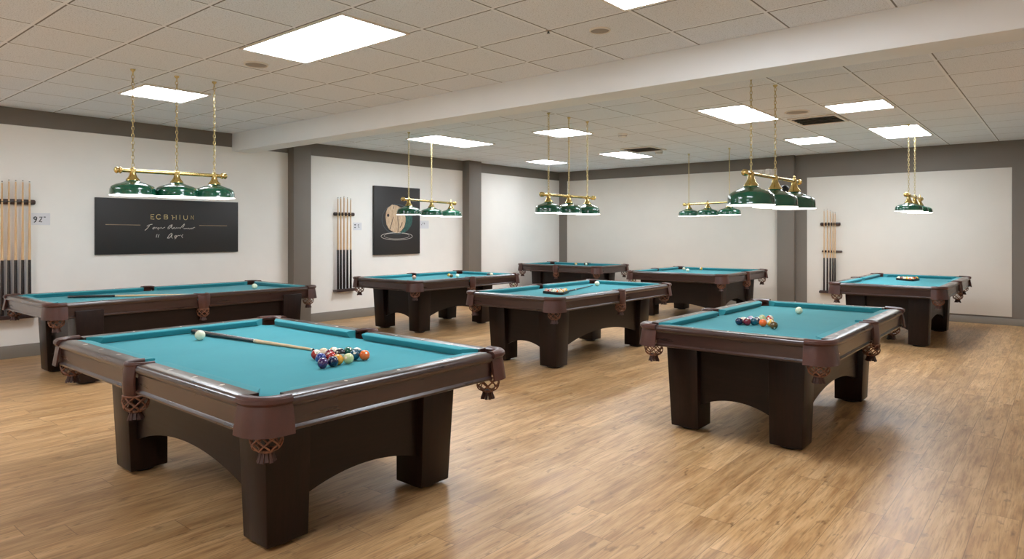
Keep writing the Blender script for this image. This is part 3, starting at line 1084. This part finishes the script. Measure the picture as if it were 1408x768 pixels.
def pendant(e1, e2, e, chains, label, D, drop, ts=(0.12, 0.5, 0.88), shade_h=0.33, white=False):
    """e1, e2: pixels of the bar's ends; e: bar height above the eye"""
    z = H + e
    p1, p2 = pt(e1[0], e1[1], z), pt(e2[0], e2[1], z)
    mid = (p1 + p2) / 2
    d = p2 - p1
    ln = d.length
    t = tag(empty('pendant_lamp', mid, math.atan2(d.y, d.x)), label, 'pendant lamp', 'three-shade billiard lamps')
    m = MB()
    m.lathe([(0.017, -ln / 2), (0.017, ln / 2)], 16, (0, 0, 0), axis='x')
    m.obj('bar', M['brass'], t)
    for s in (-1, 1):
        pr = [(0.014, -0.012), (0.028, -0.006), (0.030, 0.004), (0.020, 0.012), (0.026, 0.020), (0.030, 0.030), (0.024, 0.042), (0.010, 0.050)]
        MB().lathe([(r, s * (ln / 2 - 0.02 + z_)) for r, z_ in pr], 16, axis='x').obj('finial', M['brass'], t)
    pos = [-ln / 2 + ln * k for k in ts]
    for c in chains:
        x = pos[c]
        m = MB()
        zz = 0.035
        top = CEIL - z
        m.lathe([(0.006, 0.012), (0.014, 0.018), (0.014, 0.03), (0.006, 0.036)], 10, (x, 0, 0))
        k = 0
        while zz < top - 0.02:
            link_ring(m, (x, 0), zz + 0.018, k % 2)
            zz += 0.0325
            k += 1
        m.lathe([(0.022, top - 0.001), (0.020, top - 0.012), (0.008, top - 0.022), (0.005, top - 0.03)], 12, (x, 0, 0))
        m.obj('chain', M['brass_dull'], t)
    R = D / 2
    Hs = D * shade_h
    prof = [(1.015, 0.0), (1.0, 0.04), (0.995, 0.20), (0.985, 0.36), (0.95, 0.50), (0.88, 0.60), (0.74, 0.69), (0.57, 0.77), (0.42, 0.84), (0.32, 0.91), (0.27, 1.0)]
    for i, x in enumerate(pos):
        zr = -drop
        o = [(R * r, zr + Hs * q) for r, q in prof]
        inn = [(R * r - 0.006, zr + Hs * q * 0.97) for r, q in prof][::-1]
        sh = MB().lathe(o + inn, 40, (x, 0, 0), False, False).obj('shade', M['enamel'], t)
        MB().lathe([(R * 0.3, zr - 0.004), (R * 0.9, zr - 0.006), (R * 1.0, zr - 0.004), (R * 1.005, zr + 0.002), (R * 0.985, zr + 0.005), (R * 0.9, zr + 0.004)], 40, (x, 0, 0)).obj('diffuser', M['opal'], sh)
        hb = zr + Hs - 0.006
        hh = -hb
        MB().lathe([(R * 0.31, hb), (R * 0.30, hb + 0.1 * hh), (R * 0.20, hb + 0.35 * hh), (R * 0.15, hb + 0.6 * hh), (R * 0.13, hb + 0.82 * hh), (0.026, -0.02), (0.026, 0.016), (0.012, 0.024)], 20, (x, 0, 0)).obj('lamp_holder', M['brass'], t)
        if i not in chains:
            MB().lathe([(0.010, 0.014), (0.016, 0.022), (0.008, 0.034), (0.012, 0.044), (0.004, 0.054)], 12, (x, 0, 0)).obj('bar_finial', M['brass'], t)
    if white:
        for q, w, h in ((0.27, 0.05, 0.035), (0.40, 0.06, 0.060)):
            x = -ln / 2 + ln * q
            MB().box(x - w / 2, x + w / 2, -0.022, 0.022, 0.014, 0.014 + h, 0.012, 3).obj('clip', M['white'], t)
        x = -ln / 2 + ln * 0.70
        MB().lathe([(0.004, -0.145), (0.030, -0.135), (0.042, -0.108), (0.040, -0.085), (0.028, -0.066), (0.006, -0.058)], 18, (x, 0.0, 0)).obj('camera_dome', M['black'], t)  # black ball on the lamp, stands in for a camera dome behind
    return t


pendant((162, 233.5), (308, 242), 0.55, (0, 1, 2), 'three-shade green lamp on chains, in front of the gold-lettered black sign', 0.365, 0.215, (0.13, 0.53, 0.90), 0.37)
pendant((554, 273.5), (625, 279.5), 0.48, (0, 1), 'green lamp partly covering the round-motif picture', 0.345, 0.215, (0.10, 0.52, 0.92), 0.38)
pendant((745, 267), (816, 272), 0.46, (0, 1, 2), 'three-shade green lamp on three chains across the room corner', 0.325, 0.215, (0.12, 0.5, 0.87), 0.42)
pendant((941, 281), (1008, 277.5), 0.525, (0, 2), 'three-shade green lamp half hidden behind the lamp with white clips', 0.375, 0.215, (0.10, 0.50, 0.93), 0.37)
pendant((1024, 237), (1098.5, 250), 0.54, (0, 1), 'green lamp with white clips on its brass bar, shades overlapping', 0.415, 0.285, (0.10, 0.52, 0.90), 0.43, True)
pendant((1246, 267.5), (1266.5, 273.5), 0.50, (0, 1), 'green lamp seen end-on before the back wall panel', 0.325, 0.205, (0.15, 0.55, 0.90), 0.34)

# ------------------------------------------------------------------ things on the wall
def wall_strokes(m, lines, ox, oy, sc, X, r=0.004):
    for ln in lines:
        m.tube([on_x(ox + x / sc, oy + y / sc, X) for x, y in ln], r, 6)


def arc(cx, cy, rx, ry, a0, a1, n=12):
    return [(cx + rx * math.cos(math.radians(a0 + (a1 - a0) * i / n)), cy + ry * math.sin(math.radians(a0 + (a1 - a0) * i / n))) for i in range(n + 1)]


SX = WALLX + 0.03
sg = tag(empty('wall_sign', (WALLX, 4.03, 1.535)), 'wide black sign board with gold capitals and white script', 'sign')
def child(mb, name, mat, par):
    o = mb.obj(name, mat)
    o.parent = par
    o.matrix_parent_inverse = Matrix.Translation(-Vector(par.location))
    return o
child(MB().box(WALLX, SX, 3.095, 4.97, 1.175, 1.897, 0.003), 'board', M['sign_black'], sg)
m = MB()
wall_strokes(m, [
    [(205, 138), (165, 138), (165, 196), (208, 198)], [(167, 167), (198, 168)],
    arc(265, 168, 30, 30, -40, -320),
    [(335, 142), (335, 196), (368, 196)] + arc(368, 183, 14, 13, 90, -90, 6) + [(340, 169)], [(335, 142), (368, 143)] + arc(366, 155, 13, 12, -80, 80, 6),
    [(426, 150), (446, 152), (446, 204)], [(448, 178), (474, 176)], [(490, 146), (490, 204)],
    [(538, 142), (538, 204)],
    [(587, 150), (587, 185)] + arc(611, 183, 24, 22, 170, 10, 8) + [(635, 150)],
    [(682, 200), (682, 152), (714, 204), (714, 150)],
], 190, 280, 9.387, SX, 0.0042)
child(m, 'lettering', M['sign_gold'], sg)
m = MB()
wall_strokes(m, [
    [(86, 344), (112, 322), (140, 290), (152, 268), (130, 276), (112, 290)], [(152, 268), (182, 264)],
    [(186, 322), (196, 304), (214, 300), (204, 322), (188, 326)], [(214, 300), (226, 318), (240, 302), (250, 322), (262, 304), (256, 338)],
    [(262, 304), (280, 318), (296, 302), (310, 318), (346, 302)],
    [(440, 270), (408, 280), (382, 312), (384, 326), (404, 318), (434, 280), (440, 270), (430, 308), (446, 324)], [(446, 324), (462, 304), (476, 302), (468, 322), (486, 320)],
    [(486, 320), (500, 302), (512, 320), (526, 304), (540, 320), (560, 296), (596, 258), (600, 266), (574, 310), (590, 322), (634, 318)],
    [(638, 326), (650, 312), (660, 328), (672, 312), (684, 328), (694, 310), (704, 326), (712, 306), (732, 304)],
    [(232, 434), (240, 400), (246, 394)], [(256, 436), (264, 404), (272, 396)],
    [(376, 446), (400, 404), (430, 378), (440, 386), (420, 424), (396, 446), (384, 438)], [(440, 386), (428, 430), (444, 444)],
    [(466, 428), (480, 408), (498, 406), (486, 430), (468, 436)], [(498, 406), (484, 448), (468, 452)], [(500, 424), (520, 406), (532, 412), (548, 404)], [(578, 396), (558, 416), (576, 438)],
], 190, 280, 9.387, SX, 0.0036)
child(m, 'script', M['sign_white'], sg)
for a_, b_ in (((145, 308.4), (193, 309.3)), ((274, 309.8), (312, 310.3))):
    child(MB().tube([on_x(a_[0], a_[1], SX), on_x(b_[0], b_[1], SX)], 0.0045, 6), 'rule', M['sign_rule'], sg)

AX = WALLX + 0.05
ar = tag(empty('wall_picture', (WALLX, 7.99, 1.67)), 'dark canvas picture of a round wood slice above a dish, partly behind a lamp', 'picture')
child(MB().box(WALLX, AX, 7.455, 8.53, 1.063, 2.28, 0.006), 'canvas', M['sign_black'], ar)
def art_poly(pts, t0, t1):
    m = MB()
    return m.prism(pts, lambda u, v, t: on_x(505 + u / 7.316, 250 + v / 7.316, AX + t), t0, t1)
child(art_poly(arc(300, 375, 155, 152, 0, 350, 35), -0.002, 0.0015), 'dark_disc', M['slate_paint'], ar)
child(art_poly(arc(296, 375, 146, 144, 0, 350, 35), -0.002, 0.0022), 'disc_ground', M['sign_black'], ar)
child(art_poly([(380, 300), (430, 310), (455, 350), (448, 420), (420, 470), (380, 505), (330, 518), (350, 490), (378, 450), (386, 400)], 0.0, 0.004), 'teal_crescent', M['teal_paint'], ar)
child(art_poly([(205, 262), (250, 228), (298, 236), (345, 262), (374, 310), (386, 360), (385, 400), (372, 452), (338, 496), (300, 512), (262, 502), (222, 478), (194, 430), (184, 350), (190, 300)], 0.0, 0.006), 'wood_slice', M['slice'], ar)
m = MB()
wall_strokes(m, [[(262, 350), (244, 420), (226, 476)], [(306, 345), (310, 420), (308, 505)], [(330, 460), (345, 430), (352, 405)], [(268, 245), (262, 270)]], 505, 250, 7.316, AX + 0.006, 0.006)
m.add(*(lambda s: (s.v, s.f))(art_poly(arc(210, 335, 12, 16, 0, 330, 11), 0.0, 0.0085)))
child(m, 'crack', M['sign_black'], ar)
m = MB()
for k in (1.0, 0.8):
    m.tube([on_x(505 + x / 7.316, 250 + y / 7.316, AX + 0.001) for x, y in arc(296, 546 if k == 1 else 542, 158 * k, 37 * k, 0, 348, 40)], 0.0035 if k == 1 else 0.002, 5, closed=True)
child(m, 'dish_outline', M['sign_white'], ar)


def card(x0, y0, x1, y1, label, strokes, ox, oy, sc, grey=()):
    a_, b_ = on_x(x0, y0, WALLX + 0.004), on_x(x1, y1, WALLX + 0.004)
    t = tag(empty('wall_card', (WALLX, a_.y, b_.z)), label, 'card', 'white cards on the wall')
    child(MB().box(WALLX, WALLX + 0.004, a_.y, b_.y, b_.z, a_.z), 'paper', M['card'], t)
    m = MB()
    wall_strokes(m, strokes, ox, oy, sc, WALLX + 0.004, 0.0052)
    child(m, 'print', M['ink'], t)
    if grey:
        m = MB()
        wall_strokes(m, grey, ox, oy, sc, WALLX + 0.004, 0.005)
        child(m, 'faint_print', M['ink_grey'], t)


card(43, 292.5, 69, 309.3, 'white card with a black 9 and Z beside the cue rack', [
    arc(346, 375, 52, 46, 0, 360, 16), [(396, 390), (380, 440), (345, 500), (300, 525)],
    [(490, 340), (590, 335), (545, 420), (480, 500), (580, 505)], [(640, 335), (710, 338)],
], 35, 285, 25.6)
card(486, 305.7, 497.3, 316.2, 'small white card with four dark marks between rack and round-motif picture', [
    [(280, 330), (345, 325)], [(285, 350), (345, 350)], [(285, 470), (340, 470)], [(282, 488), (340, 488)], [(510, 475), (530, 480)],
], 480, 300, 38.4, [[(470, 330), (520, 335)], [(455, 360), (520, 355)], [(480, 420), (510, 460)]])
card(575.5, 303, 589.5, 314, 'small white card with one dark mark, below the shades beside the picture', [
    [(395, 310), (410, 345)], [(360, 400), (385, 430)],
], 570, 298, 38.4, [[(470, 320), (520, 320)], [(520, 330), (525, 400)]])

# ------------------------------------------------------------------ light and camera
w = bpy.data.worlds.new('ambient_fill')  # uniform ambient fill, added; the closed hall has no window for daylight
bpy.context.scene.world = w
w.use_nodes = True
bg = w.node_tree.nodes['Background']
bg.inputs[0].default_value = (0.96, 0.98, 1.0, 1)
bg.inputs[1].default_value = 0.5

cam = bpy.data.cameras.new('camera')
cam.sensor_width = 36.0
cam.lens = F / 1408 * 36.0
cam.shift_y = -(384.0 - CY) / 1408
cam.clip_end = 100
co = bpy.data.objects.new('camera', cam)
C.objects.link(co)
co.location = (0, 0, H)
co.rotation_euler = (PI / 2, 0, A)
sc = bpy.context.scene
sc.camera = co
sc.view_settings.view_transform = 'Standard'
sc.view_settings.look = 'None'
sc.view_settings.exposure = 0.44
sc.view_settings.gamma = 1.0
sc.view_settings.use_curve_mapping = False
sc.cycles.use_denoising = True
sc.cycles.max_bounces = 10
sc.cycles.diffuse_bounces = 8
sc.cycles.sample_clamp_indirect = 8.0
